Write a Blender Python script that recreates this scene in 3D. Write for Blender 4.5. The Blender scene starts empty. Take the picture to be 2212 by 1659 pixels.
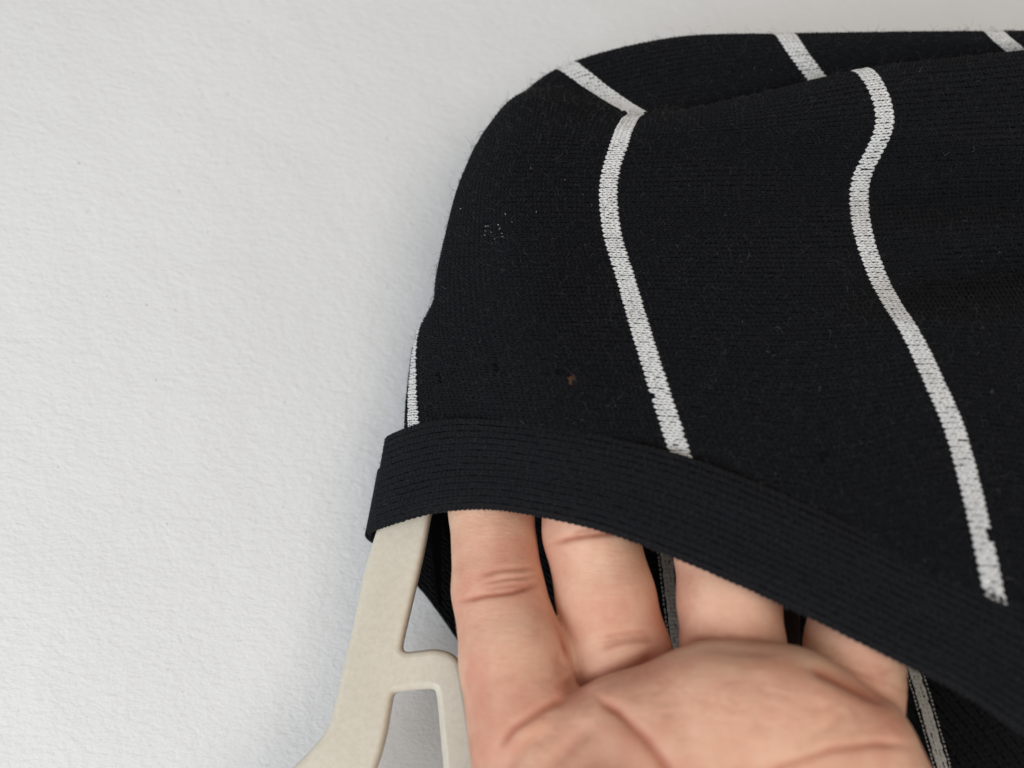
import bpy, math, random
import numpy as np

random.seed(4)
rng = np.random.default_rng(4)
R = math.radians

# ------------------------------------------------------------------ camera
scene = bpy.context.scene
COL = scene.collection
HFOV = R(60.0)
IMW, IMH = 2212.0, 1659.0            # the photograph is measured on a 2212 x 1659 sheet
KPX = 2 * math.tan(HFOV / 2) / IMW   # metres per pixel at one metre

cam_d = bpy.data.cameras.new('camera')
cam = bpy.data.objects.new('camera', cam_d)
COL.objects.link(cam)
cam.location = (0, 0, 0)
cam.rotation_euler = (R(90), 0, 0)   # looks along +Y, Z up
cam_d.sensor_width = 36
cam_d.lens = 18 / math.tan(HFOV / 2)
cam_d.clip_start = 0.005
cam_d.clip_end = 50
cam_d.dof.use_dof = True
cam_d.dof.focus_distance = 0.186
cam_d.dof.aperture_fstop = 8.0
scene.camera = cam

# ------------------------------------------------------------------ light
world = bpy.data.worlds.new('World')
scene.world = world
world.use_nodes = True
bg = world.node_tree.nodes['Background']
bg.inputs['Color'].default_value = (1.0, 0.95, 0.89, 1)
bg.inputs['Strength'].default_value = 0.31

def area(name, loc, target, size, power, color, size_y=None):
    d = bpy.data.lights.new(name, 'AREA')
    d.energy = power
    d.color = color
    d.shape = 'RECTANGLE'
    d.size = size
    d.size_y = size_y or size
    o = bpy.data.objects.new(name, d)
    COL.objects.link(o)
    o.location = loc
    import mathutils
    v = mathutils.Vector(target) - mathutils.Vector(loc)
    o.rotation_euler = v.to_track_quat('-Z', 'Y').to_euler()
    return o

area('window_light', (-0.46, -0.50, -0.20), (-0.03, 0.2, 0.0), 0.50, 5.3, (0.81, 0.90, 1.0), 0.50)
area('room_light', (0.27, -0.66, 0.06), (0.0, 0.2, 0.0), 0.55, 2.6, (1.0, 0.90, 0.79), 0.55)

scene.view_settings.view_transform = 'Standard'
scene.view_settings.look = 'None'
scene.view_settings.exposure = 0.06
scene.view_settings.gamma = 1.0
scene.render.resolution_x = 1024
scene.render.resolution_y = 768

# ------------------------------------------------------------------ helpers
def pt(px, py, d):
    """pixel direction at depth d (metres along +Y)"""
    px = np.asarray(px, float); py = np.asarray(py, float); d = np.asarray(d, float)
    return np.stack([(px - IMW / 2) * KPX * d, d + 0 * px, (IMH / 2 - py) * KPX * d], -1)

def to_px(P):
    d = P[..., 1]
    return P[..., 0] / (KPX * d) + IMW / 2, IMH / 2 - P[..., 2] / (KPX * d)

def hermite(x, Y, xs):
    """smooth interpolation of rows Y (n, ...) at knots x, sampled at xs"""
    x = np.asarray(x, float); Y = np.asarray(Y, float); xs = np.asarray(xs, float)
    h = np.diff(x)
    sh = (-1,) + (1,) * (Y.ndim - 1)
    dl = np.diff(Y, axis=0) / h.reshape(sh)
    m = np.zeros_like(Y)
    m[0] = dl[0]; m[-1] = dl[-1]
    w0 = h[1:].reshape(sh); w1 = h[:-1].reshape(sh)
    m[1:-1] = (w0 * dl[:-1] + w1 * dl[1:]) / (w0 + w1)
    i = np.clip(np.searchsorted(x, xs) - 1, 0, len(x) - 2)
    t = ((xs - x[i]) / h[i]).reshape(sh)
    hh = h[i].reshape(sh)
    t2 = t * t; t3 = t2 * t
    return ((2 * t3 - 3 * t2 + 1) * Y[i] + (t3 - 2 * t2 + t) * hh * m[i]
            + (-2 * t3 + 3 * t2) * Y[i + 1] + (t3 - t2) * hh * m[i + 1])

class Surf:
    """a smooth cloth sheet over (u, v), sampled on a dense grid"""
    def __init__(self, us, vs, ctrl, nu, nv, wrinkle=None):
        self.u = np.linspace(us[0], us[-1], nu)
        self.v = np.linspace(vs[0], vs[-1], nv)
        C = np.asarray(ctrl, float)                       # (rows v, cols u, 3)
        A = hermite(vs, C, self.v)
        A = np.swapaxes(hermite(us, np.swapaxes(A, 0, 1), self.u), 0, 1)
        if wrinkle is not None:
            A[..., 2] += wrinkle(A[..., 0], A[..., 1], *np.meshgrid(self.u, self.v))
        self.P = pt(A[..., 0], A[..., 1], A[..., 2])
        du = np.gradient(self.P, axis=1); dv = np.gradient(self.P, axis=0)
        N = np.cross(dv, du)
        N /= np.linalg.norm(N, axis=-1, keepdims=True) + 1e-12
        # towards the outside = towards the camera where the sheet faces it
        mid = N[nv // 2, nu // 2]
        if mid[1] > 0:
            N = -N
        self.N = N

    def _bil(self, A, u, v):
        fu = np.clip((u - self.u[0]) / (self.u[1] - self.u[0]), 0, len(self.u) - 1.001)
        fv = np.clip((v - self.v[0]) / (self.v[1] - self.v[0]), 0, len(self.v) - 1.001)
        iu = fu.astype(int); iv = fv.astype(int)
        a = (fu - iu)[..., None]; b = (fv - iv)[..., None]
        return ((A[iv, iu] * (1 - a) + A[iv, iu + 1] * a) * (1 - b)
                + (A[iv + 1, iu] * (1 - a) + A[iv + 1, iu + 1] * a) * b)

    def at(self, u, v, h=0.0):
        p = self._bil(self.P, u, v); n = self._bil(self.N, u, v)
        n = n / (np.linalg.norm(n, axis=-1, keepdims=True) + 1e-12)
        return p + n * np.asarray(h)[..., None]

def mesh_obj(name, V, F, mat, parent=None, smooth=True, kind=None):
    """V (n,3) verts, F (m,k) faces with one k"""
    V = np.asarray(V, np.float32); F = np.asarray(F, np.int32)
    me = bpy.data.meshes.new(name)
    me.vertices.add(len(V)); me.vertices.foreach_set('co', V.ravel())
    k = F.shape[1]
    me.loops.add(F.size); me.loops.foreach_set('vertex_index', F.ravel())
    me.polygons.add(len(F))
    me.polygons.foreach_set('loop_start', np.arange(0, F.size, k, dtype=np.int32))
    me.polygons.foreach_set('use_smooth', np.full(len(F), smooth))
    me.update(calc_edges=True)
    me.validate()
    me.materials.append(mat)
    o = bpy.data.objects.new(name, me)
    COL.objects.link(o)
    if parent: o.parent = parent
    if kind: o['kind'] = kind
    return o

def thing(o, label, cat):
    o['label'] = label; o['category'] = cat
    return o

def empty(name, loc):
    o = bpy.data.objects.new(name, None)
    COL.objects.link(o)
    o.location = loc
    o.empty_display_size = 0.01
    return o

def sheet(name, S, mat, parent, keep=None, thick=0.0007, sink=0.0):
    """the cloth itself: front and back skin with a real thickness"""
    nv, nu = S.P.shape[:2]
    front = (S.P - S.N * sink).reshape(-1, 3)
    back = (S.P - S.N * (sink + thick)).reshape(-1, 3)
    n = nu * nv
    j, i = np.meshgrid(np.arange(nv - 1), np.arange(nu - 1), indexing='ij')
    a = j * nu + i
    Q = np.stack([a, a + 1, a + nu + 1, a + nu], -1)
    k = np.ones(Q.shape[:2], bool) if keep is None else keep[:-1, :-1] & keep[1:, 1:] & keep[:-1, 1:] & keep[1:, :-1]
    Qk = Q[k]
    F = [Qk, Qk[:, ::-1] + n]
    # rim walls round every border of what is kept
    E = np.concatenate([Qk[:, [0, 1]], Qk[:, [1, 2]], Qk[:, [2, 3]], Qk[:, [3, 0]]])
    key = np.minimum(E[:, 0], E[:, 1]).astype(np.int64) * n + np.maximum(E[:, 0], E[:, 1])
    _, inv, cnt = np.unique(key, return_inverse=True, return_counts=True)
    B = E[cnt[inv] == 1]
    F.append(np.stack([B[:, 1], B[:, 0], B[:, 0] + n, B[:, 1] + n], -1))
    F = np.concatenate(F)
    V = np.concatenate([front, back])
    used = np.unique(F)
    remap = np.full(len(V), -1); remap[used] = np.arange(len(used))
    return mesh_obj(name, V[used], remap[F], mat, parent)

def leg_template(slant0, slant1, r, rings=5, sides=5, u0=-0.22, u1=1.28, lift=0.30):
    """one leg of a knitted V, in units of one stitch: (du, dv, h)"""
    V = []; F = []
    for i in range(rings):
        s = i / (rings - 1)
        u = u0 + (u1 - u0) * s
        v = slant0 + (slant1 - slant0) * s ** 0.85
        rr = r * (0.30 + 0.70 * math.sin(math.pi * (0.08 + 0.84 * s)) ** 0.6)
        h = lift * math.sin(math.pi * s) - 0.06
        for k in range(sides):
            a = 2 * math.pi * k / sides
            V.append((u, v + rr * math.cos(a), h + rr * 0.95 * math.sin(a)))
    for i in range(rings - 1):
        for k in range(sides):
            a = i * sides + k; b = i * sides + (k + 1) % sides
            F.append((a, b, b + sides, a + sides))
    return np.array(V), np.array(F)

def stitches(S, iu, iv, pu, pv, hs, tmpl, jit=0.06):
    """knit stitches at integer cells (iu, iv): cell size pu x pv in the sheet's own (u, v); hs = metres per stitch for height"""
    Vt, Ft = tmpl
    outV = []; outF = []; base = 0
    n = len(iu)
    if n == 0:
        return np.zeros((0, 3)), np.zeros((0, 4), int)
    ju = rng.normal(0, jit, n); jv = rng.normal(0, jit, n); js = 1 + rng.normal(0, jit * 1.3, n)
    for side in (-1, 1):
        jr = js * (1 + rng.normal(0, jit, n))
        U = (iu + ju)[:, None] + Vt[None, :, 0]
        W = (iv + 0.5 + jv)[:, None] + side * Vt[None, :, 1] * jr[:, None]
        H = Vt[None, :, 2] * jr[:, None] * hs
        P = S.at(U * pu, W * pv, H)
        F = Ft if side > 0 else Ft[:, ::-1]
        outV.append(P.reshape(-1, 3))
        outF.append((F[None] + (np.arange(n) * len(Vt))[:, None, None]).reshape(-1, 4) + base)
        base += n * len(Vt)
    return np.concatenate(outV), np.concatenate(outF)

def fuzz(S, n, umin, umax, vmin, vmax, ok, lmin, lmax, rad, rise=0.6):
    """loose fibres standing off the knit, thin three-sided strands"""
    u = rng.uniform(umin, umax, n); v = rng.uniform(vmin, vmax, n)
    P = S.at(u, v); N = S.at(u, v, np.ones(n)) - P
    k = ok(P, u, v)
    P = P[k]; N = N[k]; n = len(P)
    L = rng.uniform(lmin, lmax, n) * rng.uniform(0.4, 1, n)
    seg = 6
    d = N * rise + rng.normal(0, 0.75, (n, 3))
    d /= np.linalg.norm(d, axis=1, keepdims=True)
    curl = rng.normal(0, 1.0, (n, 3))
    pts = [P]
    for s in range(seg):
        d = d + np.cross(curl, d) * 0.55 + rng.normal(0, 0.25, (n, 3))
        d /= np.linalg.norm(d, axis=1, keepdims=True)
        pts.append(pts[-1] + d * (L / seg)[:, None])
    C = np.stack(pts, 1)                                   # n, seg+1, 3
    ref = np.array([0.3, 0.9, 0.31])
    T = np.gradient(C, axis=1)
    A = np.cross(T, ref); A /= np.linalg.norm(A, axis=-1, keepdims=True) + 1e-12
    B = np.cross(T, A); B /= np.linalg.norm(B, axis=-1, keepdims=True) + 1e-12
    rr = rad * np.linspace(1, 0.5, seg + 1)[None, :, None]
    ring = [C + rr * (A * math.cos(a) + B * math.sin(a)) for a in (0, 2.094, 4.189)]
    V = np.stack(ring, 2).reshape(-1, 3)
    f = []
    for s in range(seg):
        for q in range(3):
            a = s * 3 + q; b = s * 3 + (q + 1) % 3
            f.append((a, b, b + 3, a + 3))
    f = np.array(f)
    F = (f[None] + (np.arange(n) * (seg + 1) * 3)[:, None, None]).reshape(-1, 4)
    return V, F

# ------------------------------------------------------------------ materials
def new_mat(name):
    m = bpy.data.materials.new(name)
    m.use_nodes = True
    nt = m.node_tree
    return m, nt, nt.nodes['Principled BSDF']

def noise(nt, scale, detail=4, rough=0.55, vec=None, mscale=None):
    tc = nt.nodes.new('ShaderNodeTexCoord')
    src = tc.outputs['Object']
    if mscale:
        mp = nt.nodes.new('ShaderNodeMapping')
        mp.inputs['Scale'].default_value = mscale
        nt.links.new(src, mp.inputs['Vector']); src = mp.outputs['Vector']
    n = nt.nodes.new('ShaderNodeTexNoise')
    n.inputs['Scale'].default_value = scale
    n.inputs['Detail'].default_value = detail
    n.inputs['Roughness'].default_value = rough
    nt.links.new(src, n.inputs['Vector'])
    return n

def ramp(nt, src, c0, c1, p0=0.3, p1=0.7):
    r = nt.nodes.new('ShaderNodeValToRGB')
    r.color_ramp.elements[0].position = p0; r.color_ramp.elements[0].color = (*c0, 1)
    r.color_ramp.elements[1].position = p1; r.color_ramp.elements[1].color = (*c1, 1)
    nt.links.new(src, r.inputs['Fac'])
    return r

def bump(nt, bsdf, src, strength, dist, prev=None):
    b = nt.nodes.new('ShaderNodeBump')
    b.inputs['Strength'].default_value = strength
    b.inputs['Distance'].default_value = dist
    nt.links.new(src, b.inputs['Height'])
    if prev: nt.links.new(prev.outputs['Normal'], b.inputs['Normal'])
    nt.links.new(b.outputs['Normal'], bsdf.inputs['Normal'])
    return b

def yarn_mat(name, c0, c1, sheen=0.25, rough=0.92):
    m, nt, b = new_mat(name)
    n = noise(nt, 2600, 2, 0.6)
    r = ramp(nt, n.outputs['Fac'], c0, c1, 0.30, 0.72)
    nt.links.new(r.outputs['Color'], b.inputs['Base Color'])
    b.inputs['Roughness'].default_value = rough
    b.inputs['Specular IOR Level'].default_value = 0.06
    b.inputs['Sheen Weight'].default_value = sheen
    b.inputs['Sheen Roughness'].default_value = 0.45
    n2 = noise(nt, 6000, 2, 0.6)
    bump(nt, b, n2.outputs['Fac'], 0.35, 0.0001)
    return m

M_black = yarn_mat('black_yarn', (0.0030, 0.0032, 0.0040), (0.0132, 0.0138, 0.0158), 0.03)
M_band = yarn_mat('black_band_yarn', (0.0060, 0.0064, 0.0077), (0.0150, 0.0157, 0.0180), 0.04)
M_base = yarn_mat('black_cloth', (0.0030, 0.0033, 0.0042), (0.007, 0.0075, 0.009), 0.01)
M_white = yarn_mat('white_yarn', (0.55, 0.545, 0.53), (0.77, 0.76, 0.745), 0.05)
M_grey = yarn_mat('grey_reverse_yarn', (0.42, 0.42, 0.39), (0.64, 0.63, 0.60), 0.05)
M_fuzz = yarn_mat('black_fibre', (0.015, 0.015, 0.017), (0.05, 0.05, 0.052), 0.2)
M_lint_and_light = yarn_mat('pale_fibre_and_light', (0.16, 0.16, 0.16), (0.42, 0.42, 0.41), 0.2)
M_strip = yarn_mat('dark_brown_strip', (0.016, 0.010, 0.008), (0.028, 0.017, 0.013), 0.05)

def wall_mat():
    m, nt, b = new_mat('white_textured_paint')
    big = noise(nt, 9, 3, 0.5)
    r = ramp(nt, big.outputs['Fac'], (0.700, 0.695, 0.683), (0.735, 0.730, 0.718), 0.35, 0.65)
    # tiny grey specks
    sp = noise(nt, 1000, 0, 0.5)
    rs = ramp(nt, sp.outputs['Fac'], (1, 1, 1), (0.62, 0.60, 0.57), 0.875, 0.90)
    mx = nt.nodes.new('ShaderNodeMix'); mx.data_type = 'RGBA'; mx.blend_type = 'MULTIPLY'
    mx.inputs[0].default_value = 1.0
    nt.links.new(r.outputs['Color'], mx.inputs[6]); nt.links.new(rs.outputs['Color'], mx.inputs[7])
    nt.links.new(mx.outputs[2], b.inputs['Base Color'])
    b.inputs['Roughness'].default_value = 0.62
    b.inputs['Specular IOR Level'].default_value = 0.35
    n1 = noise(nt, 760, 3, 0.5, mscale=(0.58, 1, 1.15))
    n2 = noise(nt, 1500, 2, 0.5, mscale=(0.7, 1, 1.1))
    n0 = noise(nt, 70, 3, 0.5)
    b0 = bump(nt, b, n0.outputs['Fac'], 0.25, 0.0025)
    b1 = bump(nt, b, n1.outputs['Fac'], 0.50, 0.00055, b0)
    bump(nt, b, n2.outputs['Fac'], 0.40, 0.0004, b1)
    return m

def hanger_mat():
    m, nt, b = new_mat('beige_plastic')
    n = noise(nt, 900, 3, 0.6)
    r = ramp(nt, n.outputs['Fac'], (0.615, 0.572, 0.475), (0.665, 0.622, 0.525), 0.36, 0.66)
    n2 = noise(nt, 60, 3, 0.5)
    r2 = ramp(nt, n2.outputs['Fac'], (0.93, 0.92, 0.90), (1, 1, 1), 0.35, 0.65)
    mx = nt.nodes.new('ShaderNodeMix'); mx.data_type = 'RGBA'; mx.blend_type = 'MULTIPLY'
    mx.inputs[0].default_value = 1.0
    nt.links.new(r.outputs['Color'], mx.inputs[6]); nt.links.new(r2.outputs['Color'], mx.inputs[7])
    nt.links.new(mx.outputs[2], b.inputs['Base Color'])
    b.inputs['Roughness'].default_value = 0.36
    b.inputs['Specular IOR Level'].default_value = 0.4
    b.inputs['Subsurface Weight'].default_value = 0.2
    b.inputs['Subsurface Radius'].default_value = (1, 0.8, 0.5)
    b.inputs['Subsurface Scale'].default_value = 0.001
    n3 = noise(nt, 1500, 3, 0.6)
    bump(nt, b, n3.outputs['Fac'], 0.22, 0.0002)
    return m

def skin_mat():
    m, nt, b = new_mat('skin')
    n = noise(nt, 75, 4, 0.55)
    r = ramp(nt, n.outputs['Fac'], (0.65, 0.325, 0.225), (0.77, 0.495, 0.345), 0.33, 0.67)
    n2 = noise(nt, 260, 4, 0.65)
    r2 = ramp(nt, n2.outputs['Fac'], (0.95, 0.89, 0.87), (1, 1, 1), 0.34, 0.62)
    mx = nt.nodes.new('ShaderNodeMix'); mx.data_type = 'RGBA'; mx.blend_type = 'MULTIPLY'
    mx.inputs[0].default_value = 1.0
    nt.links.new(r.outputs['Color'], mx.inputs[6]); nt.links.new(r2.outputs['Color'], mx.inputs[7])
    at = nt.nodes.new('ShaderNodeAttribute'); at.attribute_name = 'redness_and_shade'
    mx2 = nt.nodes.new('ShaderNodeMix'); mx2.data_type = 'RGBA'; mx2.blend_type = 'MIX'
    mx2.inputs[7].default_value = (0.40, 0.125, 0.07, 1)  # red-brown of the skin creases, also used for painted shade
    nt.links.new(at.outputs['Fac'], mx2.inputs[0])
    nt.links.new(mx.outputs[2], mx2.inputs[6])
    nt.links.new(mx2.outputs[2], b.inputs['Base Color'])
    b.inputs['Roughness'].default_value = 0.58
    b.inputs['Specular IOR Level'].default_value = 0.35
    b.inputs['Subsurface Weight'].default_value = 0.22
    b.inputs['Subsurface Radius'].default_value = (1.0, 0.36, 0.2)
    b.inputs['Subsurface Scale'].default_value = 0.0022
    n3 = noise(nt, 900, 3, 0.6, mscale=(0.40, 1, 1.8))
    n4 = noise(nt, 2200, 2, 0.6)
    b1 = bump(nt, b, n3.outputs['Fac'], 0.35, 0.0004)
    bump(nt, b, n4.outputs['Fac'], 0.15, 0.0002, b1)
    return m

M_wall, M_hanger, M_skin = wall_mat(), hanger_mat(), skin_mat()

# ------------------------------------------------------------------ wall
WALL_Y, WALL_T, WALL_X = 0.230, 0.20, 0.17
def wall():
    s = 0.45
    V = []
    for dy in (0.0, 0.03):
        for x, z in ((-s, -s), (s, -s), (s, s), (-s, s)):
            V.append((x, WALL_Y + WALL_T * z + WALL_X * x + dy, z))
    F = [(0, 1, 2, 3), (7, 6, 5, 4), (0, 4, 5, 1), (1, 5, 6, 2), (2, 6, 7, 3), (3, 7, 4, 0)]
    o = mesh_obj('wall', V, F, M_wall, smooth=False)
    o['kind'] = 'structure'
    o['label'] = 'white wall with fine roller texture'
wall()

# ------------------------------------------------------------------ garment
top = thing(empty('knit_top', tuple(pt(1500, 700, 0.2))),
            'black knitted top with thin white stripes and a ribbed armhole band', 'top')
TOPLOC = np.array(top.location)
_mesh_obj = mesh_obj
def part(name, V, F, mat, parent, **k):
    """part of the knitted top; vertices given in world space"""
    o = _mesh_obj(name, np.asarray(V) - TOPLOC, F, mat, parent, **k)
    return o
mesh_obj_world = mesh_obj

UU = [-0.5, 0.0, 0.25, 0.5, 1.0, 1.5, 2.0, 2.5, 3.0, 3.5]
ROWS = {
 -12: [(1180,420,235),(1160,380,232),(1150,330,230),(1185,250,228),(1235,190,226),(1445,130,225),(1690,120,225),(1910,118,225),(2135,115,225),(2380,110,225)],
   0: [(1120,430,228),(1090,372,225),(1078,302,220),(1118,226,215),(1226,145,212),(1460,87,212),(1700,77,212),(1925,72,212),(2148,70,212),(2390,67,212)],
   9: [(1110,440,230),(1075,375,222),(1060,292,213),(1114,214,208),(1290,192,207),(1510,150,207),(1735,125,207),(1950,100,207),(2172,90,207),(2410,80,207)],
  16: [(1105,445,231),(1065,378,220),(1052,295,209),(1112,213,203),(1342,227,203),(1555,205,206),(1768,168,208),(1985,140,208),(2197,108,208),(2430,95,208)],
  20: [(1100,450,232),(1050,380,218),(1042,302,206),(1112,222,199),(1370,244,199.5),(1575,232,208),(1790,200,214),(2010,170,215),(2225,150,215),(2450,140,215)],
  24: [(1095,452,232),(1045,385,216),(1034,312,203),(1110,240,195),(1360,260,195.5),(1600,216,197),(1862,153,197),(2080,128,197),(2300,105,197),(2520,90,197)],
  30: [(1090,460,232),(1040,395,214),(1020,338,200),(1100,300,190),(1341,300,190),(1610,285,189),(1911,263,186.5),(2130,250,188),(2350,240,188),(2570,230,188)],
  39: [(1080,480,230),(1015,440,212),(990,415,198),(1078,400,186),(1314,400,186),(1580,395,187.5),(1858,395,191),(2110,385,188),(2340,380,186),(2560,370,186)],
  48: [(1060,540,225),(985,520,210),(970,505,196),(1076,500,183),(1321,500,183),(1590,500,184),(1862,495,187),(2120,480,189),(2350,470,190),(2580,460,190)],
  57: [(1040,620,220),(960,612,207),(953,602,194),(1088,600,180),(1352,605,180),(1625,610,179),(1900,608,181),(2160,600,186),(2400,590,187),(2630,580,187)],
  62: [(1018,685,217),(951,644,206),(953,642,193),(1096,650,178),(1366,655,178),(1648,662,176),(1925,655,177.5),(2195,660,180),(2445,650,181),(2680,650,181)],
  68: [(1000,740,215),(909,706,202),(950,705,189),(1108,712,176),(1385,718,175),(1675,725,173),(1964,715,172.5),(2240,730,173),(2500,730,173),(2740,730,173)],
  79: [(960,850,212),(891,835,196),(985,825,184),(1140,830,172),(1422,838,170),(1730,865,167),(2018,828,166.5),(2320,850,165),(2600,860,164),(2850,870,164)],
  90: [(945,950,210),(892,935,189),(1020,940,180),(1170,945,170),(1458,948,166.5),(1775,975,162),(2060,925,161.5),(2370,960,159),(2650,980,158),(2900,1000,158)],
 101: [(945,1040,208),(892,1030,187),(1040,1040,177),(1200,1045,167),(1492,1055,163),(1815,1080,157.5),(2093,1042,156.5),(2400,1080,154),(2690,1100,153),(2940,1120,153)],
 112: [(945,1130,206),(892,1120,184),(1060,1140,174),(1230,1150,164),(1524,1160,160),(1850,1190,153.5),(2118,1150,152),(2430,1190,149),(2720,1210,148),(2970,1230,148)],
 123: [(945,1230,204),(892,1220,181),(1080,1240,171),(1260,1260,161),(1555,1270,157),(1880,1300,150),(2148,1290,147.5),(2460,1320,144),(2750,1340,143),(3000,1360,143)],
 132: [(945,1310,202),(892,1300,179),(1090,1320,169),(1280,1340,159),(1580,1360,155),(1900,1390,148),(2170,1390,145),(2480,1420,142),(2770,1440,141),(3020,1460,141)],
}
VV = sorted(ROWS)
ctrl = np.array([ROWS[v] for v in VV], float); ctrl[..., 2] *= 0.001
# v in millimetres along the cloth, as measured on the stripes
_C = pt(ctrl[..., 0], ctrl[..., 1], ctrl[..., 2])
_L = np.linalg.norm(np.diff(_C, axis=0), axis=-1)[:, 3:8].mean(1) * 1000
VV = list(np.concatenate([[0], np.cumsum(_L)]))

def panel_wrinkle(px, py, u, v):
    w = np.zeros_like(px)
    # soft folds running from the crease on the right down to the left
    def fold(x0, y0, x1, y1, wid, amp):
        L = math.hypot(x1 - x0, y1 - y0)
        t = ((px - x0) * (x1 - x0) + (py - y0) * (y1 - y0)) / L ** 2
        n = ((px - x0) * (y1 - y0) - (py - y0) * (x1 - x0)) / L
        return amp * np.exp(-(n / wid) ** 2) * np.exp(-((t - 0.5) / 0.55) ** 4)
    w += fold(2300, 560, 1900, 640, 40, 0.0078)
    w += fold(2300, 430, 1830, 440, 34, 0.0060)
    w += fold(2300, 330, 1900, 300, 36, -0.0030)
    w += fold(2350, 500, 1950, 520, 34, -0.0040)
    w += fold(2350, 690, 1980, 700, 40, -0.0030)
    w += fold(1780, 360, 1430, 330, 45, 0.0026)
    w += fold(1500, 560, 1200, 640, 55, 0.0026)
    w += fold(1800, 470, 1420, 520, 55, 0.0026)
    w += fold(1330, 205, 1090, 205, 14, -0.0004)
    w += 0.0005 * np.sin(px * 0.011 + py * 0.017) * np.sin(py * 0.021 - px * 0.006 + 1.0)
    return w

PAN = Surf(UU, VV, ctrl, 330, 250, panel_wrinkle)

SEAM = np.array([(836,957),(905,930),(960,920),(1060,920),(1200,937),(1330,962),(1475,1000),(1600,1045),(1750,1110),(1900,1180),(2050,1250),(2212,1325),(2500,1460),(2800,1600)], float)
def below_seam(P, margin):
    px, py = to_px(P)
    return py > np.interp(px, SEAM[:, 0], SEAM[:, 1]) + margin

HOLES = [(1236, 820, 7.0), (1212, 806, 4), (1075, 795, 5.0), (1775, 985, 7), (952, 815, 4)]
def in_hole(P, grow=0.0, which=None):
    px, py = to_px(P)
    m = np.zeros(px.shape, bool)
    for i, (x, y, r) in enumerate(HOLES):
        if which is not None and i not in which: continue
        m |= ((px - x) ** 2 + ((py - y) * 1.1) ** 2) < (r + grow) ** 2
    return m

px_, py_ = to_px(PAN.P)
keep = ~(below_seam(PAN.P, 28)) | (PAN.P[..., 1] > 0.2)
front_like = py_ < 1400
keep &= front_like

def local(obj):
    """move a world-space mesh under the top's empty"""
    me = obj.data
    n = len(me.vertices)
    co = np.empty(n * 3, np.float32); me.vertices.foreach_get('co', co)
    co = co.reshape(-1, 3) - TOPLOC.astype(np.float32)
    me.vertices.foreach_set('co', co.ravel()); me.update()
    return obj

front_panel = local(sheet('front_panel', PAN, M_base, top,
                          keep & ~in_hole(PAN.P, 2.0, (0,)), 0.0007, 0.00025))

# stitches: knitted sideways, the V columns run across the stripes
UMM = 52.0                                  # millimetres in one unit of u
PU, PV = 1.00 / UMM, 1.16
iu, iv = np.meshgrid(np.arange(int(-0.45 / PU), int(3.4 / PU)), np.arange(1, int((VV[-1] - 1) / PV)))
iu = iu.ravel(); iv = iv.ravel()
Pc = PAN.at((iu + 0.5) * PU, (iv + 0.5) * PV)
cx, cy = to_px(Pc)
ok = (~below_seam(Pc, 6)) & ~in_hole(Pc, 4.0) & (cx < 2480)
ok &= ~((Pc[:, 1] > 0.2) & (iu * PU < -0.3))
iu, iv, Pc, cx, cy = iu[ok], iv[ok], Pc[ok], cx[ok], cy[ok]
# stripes sit on whole numbers of u, four courses wide
SC = {k: int(round(k / PU)) - 2 for k in (0, 1, 2, 3)}
stripe_id = np.full(len(iu), -1)
for k, s in SC.items():
    stripe_id[(iu >= s) & (iu < s + 4)] = k
    # the shoulder is pulled askew, so the stripe spreads over more courses there
    sh = iv * PV < VV[sorted(ROWS).index(20)]
    stripe_id[sh & (iu >= s - 1) & (iu < s + (5 if k == 1 else 4))] = k
# snags eaten into the stripes' edges
snag = ((np.hypot(cx - 1408, cy - 857) < 12) | (np.hypot(cx - 2138, cy - 1152) < 13))
T_knit = leg_template(0.11, 0.33, 0.255, u0=-0.16, u1=1.22, lift=0.26)
HS = 0.0011
T_snag = snag
T_stripe = leg_template(0.10, 0.36, 0.23, u0=-0.18, u1=1.24, lift=0.26)
sel = (stripe_id < 0)
V, F = stitches(PAN, iu[sel], iv[sel], PU, PV, HS, T_knit, 0.04)
part('knit_stitches', V, F, M_black, front_panel, kind='stuff')
for k in SC:
    sel = (stripe_id == k) & ~T_snag
    V, F = stitches(PAN, iu[sel], iv[sel], PU, PV, HS * 1.06, T_stripe, 0.05)
    if len(V):
        part('stripe', V, F, M_white, front_panel)
# loops hanging at the snags
Pn = PAN
V, F = stitches(PAN, iu[T_snag] + 0.0, iv[T_snag] + 0.3, PU, PV, HS * 0.55, leg_template(0.05, 0.20, 0.12), 0.15)
part('snagged_loops', V, F, M_black, front_panel, kind='stuff')

okf = lambda P, u, v: (~below_seam(P, 0)) & (to_px(P)[0] < 2400)
V, F = fuzz(PAN, 20000, -0.2, 3.1, 2, VV[-1] - 2, okf, 0.0012, 0.0046, 0.000030)
part('fuzz', V, F, M_fuzz, front_panel, kind='stuff')
V, F = fuzz(PAN, 420, 0.0, 3.0, 4, VV[-1] - 6, okf, 0.0010, 0.0034, 0.000018, 0.3)
part('lint', V, F, M_lint_and_light, front_panel, kind='stuff')

# thin worn patch: pale specks painted as light showing through the stitches
wu = np.concatenate([rng.normal(0.48, 0.03, 12), rng.normal(0.57, 0.04, 4), rng.normal(0.78, 0.2, 4)]) / PU
wv = (np.interp(48, sorted(ROWS), VV) + np.concatenate([rng.normal(0, 1.5, 12), rng.normal(-4, 1.5, 4), rng.normal(-12, 6.0, 4)])) / PV
V, F = stitches(PAN, wu, wv, PU, PV, HS * 1.25, leg_template(0.0, 0.02, 0.07, 4, 4, 0.3, 0.62, 0.42), 0.1)
part('worn_light_specks', V, F, M_lint_and_light, front_panel, kind='stuff')

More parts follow.
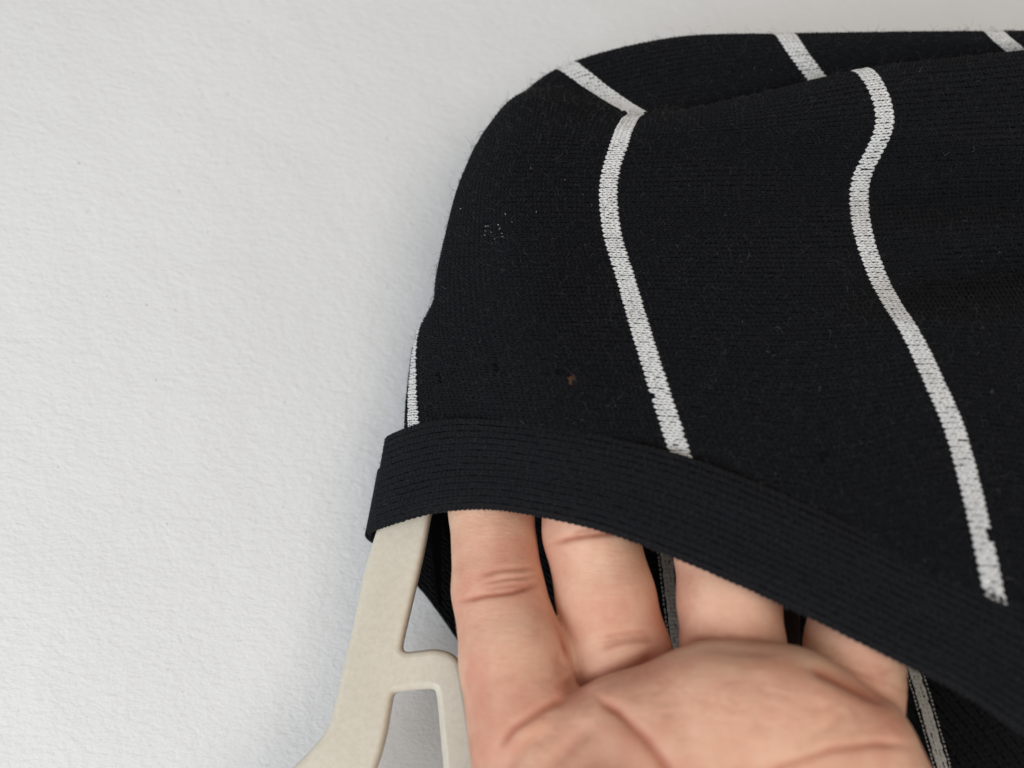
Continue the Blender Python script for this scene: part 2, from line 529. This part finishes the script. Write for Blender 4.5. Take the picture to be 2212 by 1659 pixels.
# ---- armhole band
BT = [(875,990,207),(836,957,194),(905,930,186.3),(960,920,182.3),(1060,920,176),(1200,937,168.3),(1330,962,165.3),(1475,1000,162.4),(1600,1045,160),(1750,1110,156.5),(1900,1180,153.3),(2050,1250,150),(2212,1325,146),(2450,1435,142),(2700,1550,140)]
BL = [(872,1195,207),(797,1150,191),(838,1129,182.5),(930,1103,176.5),(1040,1093,170.5),(1150,1106,166),(1300,1140,161.8),(1440,1190,158.2),(1590,1253,155.4),(1745,1324,152.2),(1947,1424,148.4),(2095,1499,145.2),(2212,1578,142.2),(2450,1705,138),(2700,1830,136)]
BT = np.array(BT, float); BL = np.array(BL, float)
BT[:, 2] *= 0.001; BL[:, 2] *= 0.001
tt = [-0.09, 0.0, 0.12, 0.5, 0.88, 1.0, 1.02, 0.8, 0.3]
dd = [0.0009, -0.0002, -0.0012, -0.0015, -0.0012, 0.0002, 0.0018, 0.0024, 0.0026]
bc = []
for t, de in zip(tt, dd):
    r = BT + (BL - BT) * t
    r = r.copy(); r[:, 2] += de
    bc.append(r)
bc = np.array(bc)
seg = np.linalg.norm(np.diff(pt(*( (BT + BL) / 2 ).T), axis=0), axis=1)
bu = np.concatenate([[0], np.cumsum(seg)]) * 1000           # millimetres along the band
bv = np.array([-1.3, 0.0, 1.8, 7.2, 12.6, 14.4, 15.6, 18.5, 24.5])
BAND = Surf(list(bu), list(bv), bc, 420, 110)
band = local(sheet('armhole_band', BAND, M_base, top, None, 0.0006, 0.0002))
PB = 1.12
bi, bj = np.meshgrid(np.arange(0, int(bu[-1] / PB) - 1), np.arange(-1, int(17.5 / PB)))
bi = bi.ravel(); bj = bj.ravel()
bp = BAND.at((bi + 0.5) * PB, (bj + 0.5) * PB)
k = to_px(bp)[0] < 2520
V, F = stitches(BAND, bi[k], bj[k], PB, PB, 0.00115, leg_template(0.11, 0.255, 0.266, u0=-0.2, u1=1.22, lift=0.24), 0.032)
part('band_stitches', V, F, M_band, band, kind='stuff')
V, F = fuzz(BAND, 6000, 8, bu[-1] - 20, -1, 17, lambda P, u, v: to_px(P)[0] < 2400, 0.0008, 0.0026, 0.000028)
part('fuzz', V, F, M_fuzz, band, kind='stuff')

# ---- back panel, seen from inside
DB = 0.207
bk = np.array([
 [(800,1168,DB),(905,1270,DB),(1000,1400,DB),(1200,1690,DB),(1400,2000,DB-.005),(1650,2400,DB-.012)],
 [(885,1000,DB),(1100,1100,DB),(1300,1250,DB),(1500,1550,DB),(1750,1850,DB),(2000,2200,DB-.004)],
 [(1000,750,DB+.004),(1400,900,DB),(1800,1150,DB),(2100,1400,DB),(2350,1700,DB),(2600,2050,DB)],
 [(1110,460,DB+.02),(1600,560,DB+.012),(2200,800,DB+.006),(2500,1100,DB),(2800,1450,DB),(3000,1800,DB)],
 [(1200,230,DB+.019),(1700,150,DB+.019),(2350,140,DB+.019),(2700,700,DB+.01),(2950,1250,DB),(3150,1600,DB)],
], float)
BACK = Surf([0, 12, 24, 50, 80, 115], [0, 20, 55, 90, 120], bk, 130, 130)
back = local(sheet('back_panel', BACK, M_base, top, None, 0.0008, 0.0))
bi, bj = np.meshgrid(np.arange(0, 90), np.arange(0, 46))
V, F = stitches(BACK, bi.ravel(), bj.ravel(), 1.25, 1.3, 0.0011, leg_template(0.08, 0.34, 0.23, 4, 4), 0.05)
part('knit_stitches', V, F, M_black, back, kind='stuff')
for line in ([(1425,1080),(1438,1187),(1450,1290),(1462,1394),(1480,1540)],
             [(1945,1360),(1974,1448),(2006,1555),(2035,1659),(2080,1830)]):
    L = np.array(line, float)
    c = []
    for off in (-22, 0, 22):
        c.append(np.stack([L[:, 0] + off, L[:, 1], np.full(len(L), DB - 0.0009)], -1))
    c = np.array(c)                                   # rows = across
    ln = np.concatenate([[0], np.cumsum(np.linalg.norm(np.diff(L, axis=0), axis=1))]) * KPX * DB * 1000
    S = Surf(list(ln), [-2.6, 0.0, 2.6], c, 120, 9)
    n = int(ln[-1] / 1.0) - 1
    Vs = []; Fs = []; b0 = 0
    for w, sc, tm in ((-1.5, 1.0, 0), (-0.5, 1.0, 0), (0.5, 1.0, 0), (-2.65, 0.6, 1), (1.75, 0.6, 1)):
        t = leg_template(0.10, 0.34, 0.24, 4, 5) if tm == 0 else leg_template(0.0, 0.02, 0.20, 4, 5, 0.1, 0.75)
        V, F = stitches(S, np.arange(n), np.full(n, w), 1.0, 0.95, 0.001, t, 0.07)
        Vs.append(V); Fs.append(F + b0); b0 += len(V)
    part('stripe', np.concatenate(Vs), np.concatenate(Fs), M_grey, back)
# a dark brown strip set between the layers
tp = np.array([[(1684,1180,.1985),(1686,1330,.1985),(1692,1500,.1985)], [(1706,1180,.1980),(1708,1330,.1980),(1713,1500,.1980)],
               [(1726,1180,.1985),(1728,1330,.1985),(1732,1500,.1985)]], float)
STRIP = Surf([0, 15, 30], [0, 2, 4], tp, 30, 8)
local(sheet('inner_strip', STRIP, M_strip, top, None, 0.0005, 0.0))

# ------------------------------------------------------------------ hanger
def hanger():
    outer = [(1000,820),(990,760),(965,745),(935,770),(905,880),(860,1010),(816,1146),(790,1228),(768,1340),(742,1451),(723,1537),(708,1578),(679,1615),(634,1659),(570,1725),(500,1830),(470,2000),(460,2160),
             (500,2200),(640,2215),(900,2215),(1060,2200),(1082,2140),(1072,1980),(1052,1800),(1035,1659),(1017,1544),(1004,1459),(995,1429),(976,1410),(943,1402),(902,1407),(880,1409),(871,1404),(870,1393),(887,1321),(917,1191),(933,1102),(960,980)]
    inner = [(850,1503),(856,1495),(935,1487),(944,1494),(952,1581),(959,1659),(970,1800),(985,1980),(985,2120),(960,2150),(640,2150),(610,2120),(650,1980),(740,1820),(816,1659),(835,1592),(846,1526)]
    # the hanger's own plane: farther at the shoulder, nearer below
    p0 = pt(900, 1100, 0.1915); 
    n = np.array([0.0, -1.0, 0.36]); n /= np.linalg.norm(n)
    ex = np.cross(np.array([0, 0, 1.0]), n); ex /= np.linalg.norm(ex)
    ex = -ex if ex[0] < 0 else ex
    ez = np.cross(n, ex); ez = -ez if ez[2] < 0 else ez
    def plane(px, py):
        ray = pt(px, py, 1.0)
        t = p0.dot(n) / ray.dot(n)
        q = ray * t - p0
        return q.dot(ex), q.dot(ez)
    cu = bpy.data.curves.new('hanger_outline', 'CURVE')
    cu.dimensions = '2D'; cu.fill_mode = 'BOTH'
    cu.extrude = 0.0012; cu.bevel_depth = 0.0013; cu.bevel_resolution = 3; cu.offset = -0.0013
    cu.resolution_u = 4
    for loop in (outer, inner):
        # densify with rounded corners (Chaikin)
        L = np.array([plane(*p) for p in loop])
        for _ in range(2):
            nx = np.roll(L, -1, axis=0)
            L = np.stack([0.78 * L + 0.22 * nx, 0.22 * L + 0.78 * nx], 1).reshape(-1, 2)
        sp = cu.splines.new('POLY')
        sp.points.add(len(L) - 1)
        for i, (a, b) in enumerate(L):
            sp.points[i].co = (a, b, 0, 1)
        sp.use_cyclic_u = True
    tmp = bpy.data.objects.new('tmp_curve', cu)
    COL.objects.link(tmp)
    bpy.context.view_layer.update()
    me = bpy.data.meshes.new_from_object(tmp.evaluated_get(bpy.context.evaluated_depsgraph_get()))
    bpy.data.objects.remove(tmp)
    me.name = 'clothes_hanger'
    me.materials.clear(); me.materials.append(M_hanger)
    o = bpy.data.objects.new('clothes_hanger', me)
    COL.objects.link(o)
    import mathutils
    M = mathutils.Matrix(((ex[0], ez[0], -n[0], p0[0]), (ex[1], ez[1], -n[1], p0[1]), (ex[2], ez[2], -n[2], p0[2]), (0, 0, 0, 1)))
    if M.to_3x3().determinant() < 0:
        M = mathutils.Matrix(((ex[0], ez[0], n[0], p0[0]), (ex[1], ez[1], n[1], p0[1]), (ex[2], ez[2], n[2], p0[2]), (0, 0, 0, 1)))
    o.matrix_world = M
    for p in me.polygons: p.use_smooth = True
    me.set_sharp_from_angle(angle=R(50))
    thing(o, 'beige plastic clothes hanger end sticking out below the black ribbed band', 'hanger')
hanger()

# ------------------------------------------------------------------ hand
_px, _py = to_px(PAN.P)
_i = np.argmin(np.where(PAN.P[..., 1] < 0.2, (_px - 1236) ** 2 + (_py - 820) ** 2, 1e9))
HOLE_D = PAN.P.reshape(-1, 3)[_i, 1] * 1000
def smin(a, b, k):
    h = np.clip(0.5 + 0.5 * (b - a) / k, 0, 1)
    return b + (a - b) * h - k * h * (1 - h)

def round_cone(X, a, b, r1, r2):
    ba = b - a
    l2 = ba.dot(ba); l = math.sqrt(l2)
    t = ((X[0] - a[0]) * ba[0] + (X[1] - a[1]) * ba[1] + (X[2] - a[2]) * ba[2]) / l2
    t = np.clip(t, 0, 1)
    dx = X[0] - a[0] - t * ba[0]; dy = X[1] - a[1] - t * ba[1]; dz = X[2] - a[2] - t * ba[2]
    return np.sqrt(dx * dx + dy * dy + dz * dz) - (r1 + (r2 - r1) * t)

def surface_nets(f, origin, h):
    nx, ny, nz = f.shape
    s = f < 0
    cs = np.zeros((nx - 1, ny - 1, nz - 1), np.int8)
    for a in (0, 1):
        for b in (0, 1):
            for c in (0, 1):
                cs += s[a:nx - 1 + a, b:ny - 1 + b, c:nz - 1 + c]
    I = np.argwhere((cs > 0) & (cs < 8))
    idx = np.full(cs.shape, -1, np.int32)
    idx[I[:, 0], I[:, 1], I[:, 2]] = np.arange(len(I))
    acc = np.zeros((len(I), 3)); cnt = np.zeros(len(I))
    corners = [(a, b, c) for a in (0, 1) for b in (0, 1) for c in (0, 1)]
    for p in corners:
        for ax in range(3):
            if p[ax]: continue
            q = list(p); q[ax] = 1
            fa = f[I[:, 0] + p[0], I[:, 1] + p[1], I[:, 2] + p[2]]
            fb = f[I[:, 0] + q[0], I[:, 1] + q[1], I[:, 2] + q[2]]
            m = (fa < 0) != (fb < 0)
            t = np.where(m, fa / np.where(m, fa - fb, 1), 0)
            pos = np.array(p, float)[None] + 0 * acc
            pos[:, ax] = t
            acc[m] += pos[m]; cnt[m] += 1
    V = (I + acc / cnt[:, None]) * h + origin
    quads = []
    for ax in range(3):
        sl0 = [slice(None)] * 3; sl1 = [slice(None)] * 3
        sl0[ax] = slice(0, -1); sl1[ax] = slice(1, None)
        ch = s[tuple(sl0)] != s[tuple(sl1)]
        E = np.argwhere(ch)
        o1, o2 = [a for a in range(3) if a != ax]
        okk = (E[:, o1] > 0) & (E[:, o2] > 0) & (E[:, o1] < f.shape[o1] - 1) & (E[:, o2] < f.shape[o2] - 1)
        E = E[okk]
        def cell(d1, d2):
            c = E.copy(); c[:, o1] += d1; c[:, o2] += d2
            return idx[c[:, 0], c[:, 1], c[:, 2]]
        q = np.stack([cell(-1, -1), cell(0, -1), cell(0, 0), cell(-1, 0)], 1)
        neg = s[E[:, 0], E[:, 1], E[:, 2]]
        flip = neg if ax != 1 else ~neg
        q[~flip] = q[~flip][:, ::-1]
        quads.append(q)
    return V, np.concatenate(quads)

def hand():
    def J(px, py, d, r): return pt(px, py, d * 0.001), r * 0.001
    fingers = [
        [J(1146,1600,158,11.0), J(1112,1430,166,10.2), J(1076,1275,174,8.9), J(1061,1100,182,8.5), J(1058,960,188.5,7.9), J(1062,800,195.5,7.0)],
        [J(1366,1560,164,10.2), J(1338,1425,169.5,10.1), J(1308,1290,172.5,9.45), J(1275,1150,176,9.25), J(1240,835,HOLE_D + 3.3 + 8.0,8.0), J(1225,720,HOLE_D + 14,7.2)],
        [J(1595,1540,162,10.0), J(1583,1400,165.5,9.5), J(1574,1300,167.5,9.4), J(1560,1180,171.5,9.2), J(1540,930,186,8.1), J(1528,760,191,7.2)],
        [J(1832,1600,156,9.3), J(1840,1480,158.8,8.7), J(1846,1400,161,8.6), J(1850,1300,165.5,8.2), J(1852,1110,175,7.3), J(1852,985,179,6.3)],
    ]
    palm = [
        (J(1365,1612,152,11.3), J(1550,1556,152,11.2)),
        (J(1550,1556,152,11.2), J(1700,1566,151,11.2)),
        (J(1700,1566,151,11.2), J(1835,1626,150,10.6)),
        (J(1175,1680,157,11.0), J(1210,1790,156,12.5)),
        (J(1175,1680,157,10.5), J(1365,1640,154,11.0)),
        (J(1250,1760,155,12.0), J(1450,1950,155,14.0)),
        (J(1450,1660,151,11.6), J(1500,1950,152,13.5)),
        (J(1700,1660,150.5,11.6), J(1640,1950,152,13.5)),
        (J(1895,1790,150,12.6), J(1800,2100,152,15.0)),
        (J(1450,1950,155,14.0), J(1800,2080,152,15.0)),
        (J(1300,1950,151,15.0), J(1480,2300,154,15.0)),     # thumb side
        (J(1800,2080,152,15.0), J(1720,2450,156,15.0)),
        (J(1480,2300,154,15.0), J(1720,2450,156,15.0)),
        (J(1600,2350,156,17.0), J(1650,2750,160,19.0)),     # wrist
        (J(1540,2450,156,14.0), J(1560,2750,160,16.0)),
    ]
    thumb = [J(1360,2120,148,13.0), J(1250,2060,140,11.0), J(1200,1960,133,9.6), J(1190,1870,128,8.2)]
    pts = [p for fg in fingers for p in fg] + [p for ab in palm for p in ab] + thumb
    lo = np.min([p[0] - p[1] for p in pts], 0) - 0.003
    hi = np.max([p[0] + p[1] for p in pts], 0) + 0.003
    h = 0.00045
    ax = [np.arange(lo[i], hi[i], h, dtype=np.float32) for i in range(3)]
    X = [ax[0][:, None, None], ax[1][None, :, None], ax[2][None, None, :]]
    P = None
    for (a, ra), (b, rb) in palm:
        d = round_cone(X, a, b, ra, rb).astype(np.float32)
        P = d if P is None else smin(P, d, 0.006)
    out = P
    for fg in fingers:
        Fd = None
        for (a, ra), (b, rb) in zip(fg[:-1], fg[1:]):
            d = round_cone(X, a, b, ra, rb).astype(np.float32)
            Fd = d if Fd is None else smin(Fd, d, 0.0016)
        out = smin(out, smin(P, Fd, 0.0013), 0.0010)
    Fd = None
    for (a, ra), (b, rb) in zip(thumb[:-1], thumb[1:]):
        d = round_cone(X, a, b, ra, rb).astype(np.float32)
        Fd = d if Fd is None else smin(Fd, d, 0.003)
    out = smin(out, Fd, 0.006)
    # the pit of the web between the first two fingers
    pit = round_cone(X, pt(1222, 1425, 0.160), pt(1247, 1490, 0.1485), 0.0012, 0.0022).astype(np.float32)
    out = -smin(-out, pit, 0.0022)
    V, Q = surface_nets(out, lo, h)
    # normals, then creases pressed into the palm side
    def vnorm(V):
        fn = np.cross(V[Q[:, 2]] - V[Q[:, 0]], V[Q[:, 3]] - V[Q[:, 1]])
        N = np.zeros_like(V)
        for c in range(4): np.add.at(N, Q[:, c], fn)
        return N / (np.linalg.norm(N, axis=1, keepdims=True) + 1e-15)
    # light relaxation
    for _ in range(4):
        S = np.zeros_like(V); C = np.zeros(len(V))
        for a, b in ((0, 1), (1, 2), (2, 3), (3, 0)):
            np.add.at(S, Q[:, a], V[Q[:, b]]); np.add.at(C, Q[:, a], 1)
        V = 0.5 * V + 0.5 * S / C[:, None]
    N = vnorm(V)
    px, py = to_px(V)
    front = np.clip((-N[:, 1] - 0.05) / 0.4, 0, 1)
    redness_and_shade = 0.16 * np.clip((py - 1440) / 160, 0, 1)
    disp = np.zeros(len(V))
    def press(line, wid, depth, col):
        L = np.array(line, float)
        best = np.full(len(V), 1e9); tpar = np.zeros(len(V))
        n = len(L) - 1
        for i in range(n):
            a = L[i]; ab = L[i + 1] - a
            t = np.clip(((px - a[0]) * ab[0] + (py - a[1]) * ab[1]) / ab.dot(ab), 0, 1)
            d = np.hypot(px - a[0] - t * ab[0], py - a[1] - t * ab[1])
            m = d < best
            best[m] = d[m]; tpar[m] = (i + t[m]) / n
        fade = np.clip(np.minimum(tpar, 1 - tpar) * 5, 0.15, 1)
        g = np.exp(-(best / wid) ** 2) * front * fade
        nonlocal disp, redness_and_shade
        disp = disp - depth * g
        redness_and_shade = np.maximum(redness_and_shade, col * g)
    # finger joints: bundles of fine lines
    def joint(line, n, gap, wid, depth, col):
        L = np.array(line, float)
        for i in range(n):
            q = L + np.stack([rng.uniform(-8, 8, len(L)), (i - (n - 1) / 2) * gap + rng.uniform(-4, 4, len(L))], 1)
            a, b = sorted(rng.uniform(0, 1, 2)) if i not in (n // 2, n - 1) else (0, 1)
            if b - a < 0.4: a, b = 0.0, 0.9
            q = hermite(np.linspace(0, 1, len(L)), q, np.linspace(a, b, 7))
            press(q, wid * rng.uniform(0.8, 1.3), depth * rng.uniform(0.5, 1.1), col * rng.uniform(0.5, 1.0))
    press([(980,1303),(1050,1286),(1110,1278),(1172,1260)], 6, 0.0005, 0.9)
    joint([(1035,1262),(1080,1252),(1125,1246),(1170,1240)], 3, 16, 5.5, 0.00036, 0.7)
    press([(1188,1176),(1240,1162),(1300,1154),(1352,1148)], 6, 0.0005, 0.85)
    joint([(1225,1150),(1260,1142),(1310,1136),(1350,1134)], 2, 14, 5.5, 0.00036, 0.6)
    joint([(1290,1392),(1360,1375),(1430,1372)], 3, 12, 5.5, 0.00022, 0.5)
    joint([(1490,1378),(1580,1384),(1680,1386)], 2, 12, 5.5, 0.00022, 0.5)
    joint([(1760,1420),(1830,1452),(1930,1490)], 2, 13, 5.5, 0.00022, 0.5)
    # roots of the fingers, some with shade painted in by colour
    press([(1238,1500),(1180,1528),(1110,1572),(1072,1625)], 10, 0.0006, 0.75)
    press([(1200,1575),(1140,1610),(1100,1659),(1085,1720)], 16, 0.0006, 0.4)
    press([(1242,1492),(1300,1466),(1380,1432),(1445,1398)], 16, 0.0012, 1.0)  # strong colour paints the shade band on the middle finger's base
    press([(1178,1262),(1192,1310),(1212,1370),(1232,1440)], 7, 0.0002, 1.0)  # mostly colour: paints the dark of the gap between two fingers
    press([(1300,1385),(1360,1372),(1430,1368)], 10, 0.0003, 0.3)
    press([(1475,1388),(1540,1392),(1620,1402),(1692,1402)], 14, 0.0009, 0.95)
    press([(1735,1432),(1800,1462),(1870,1496),(1945,1522)], 14, 0.0009, 0.95)
    press([(1228,1455),(1240,1480),(1250,1496)], 20, 0.0007, 0.9)
    # redder rim of the pads
    press([(1300,1490),(1450,1425),(1560,1415),(1690,1432),(1850,1505),(1940,1545)], 30, 0.0, 0.30)
    press([(1060,1640),(1060,1560),(1045,1480)], 30, 0.0, 0.15)
    # palm lines
    press([(1262,1490),(1330,1530),(1390,1590),(1440,1659),(1470,1740)], 9, 0.0008, 0.8)
    press([(1270,1500),(1335,1540),(1395,1600),(1445,1669),(1475,1750)], 24, 0.0006, 0.25)
    press([(1290,1560),(1240,1600),(1190,1659),(1160,1720)], 22, 0.0008, 0.35)
    press([(1980,1610),(1900,1606),(1800,1620),(1690,1660),(1560,1740)], 9, 0.0007, 0.6)
    press([(1840,1530),(1800,1570),(1740,1600)], 14, 0.0004, 0.3)
    press([(1640,1440),(1650,1520),(1640,1600)], 26, 0.0004, 0.12)
    press([(1450,1480),(1470,1550),(1490,1620)], 26, 0.0004, 0.12)
    press([(1770,1500),(1765,1560),(1740,1640)], 26, 0.0004, 0.12)
    for _ in range(110):
        x0 = rng.uniform(1120, 1950); y0 = rng.uniform(1460, 1680)
        a = rng.uniform(-0.6, 0.8); L = rng.uniform(25, 70)
        press([(x0, y0), (x0 + L * .5 * math.cos(a), y0 + L * .5 * math.sin(a) + rng.uniform(-6, 6)), (x0 + L * math.cos(a), y0 + L * math.sin(a))], 5, 0.00005, 0.24)
    V = V + N * disp[:, None]
    o = mesh_obj('hand', V, Q, M_skin)
    at = o.data.attributes.new('redness_and_shade', 'FLOAT', 'POINT')
    at.data.foreach_set('value', redness_and_shade.astype(np.float32))
    thing(o, 'bare hand, palm out, fingers slid up under the black ribbed band', 'hand')
hand()
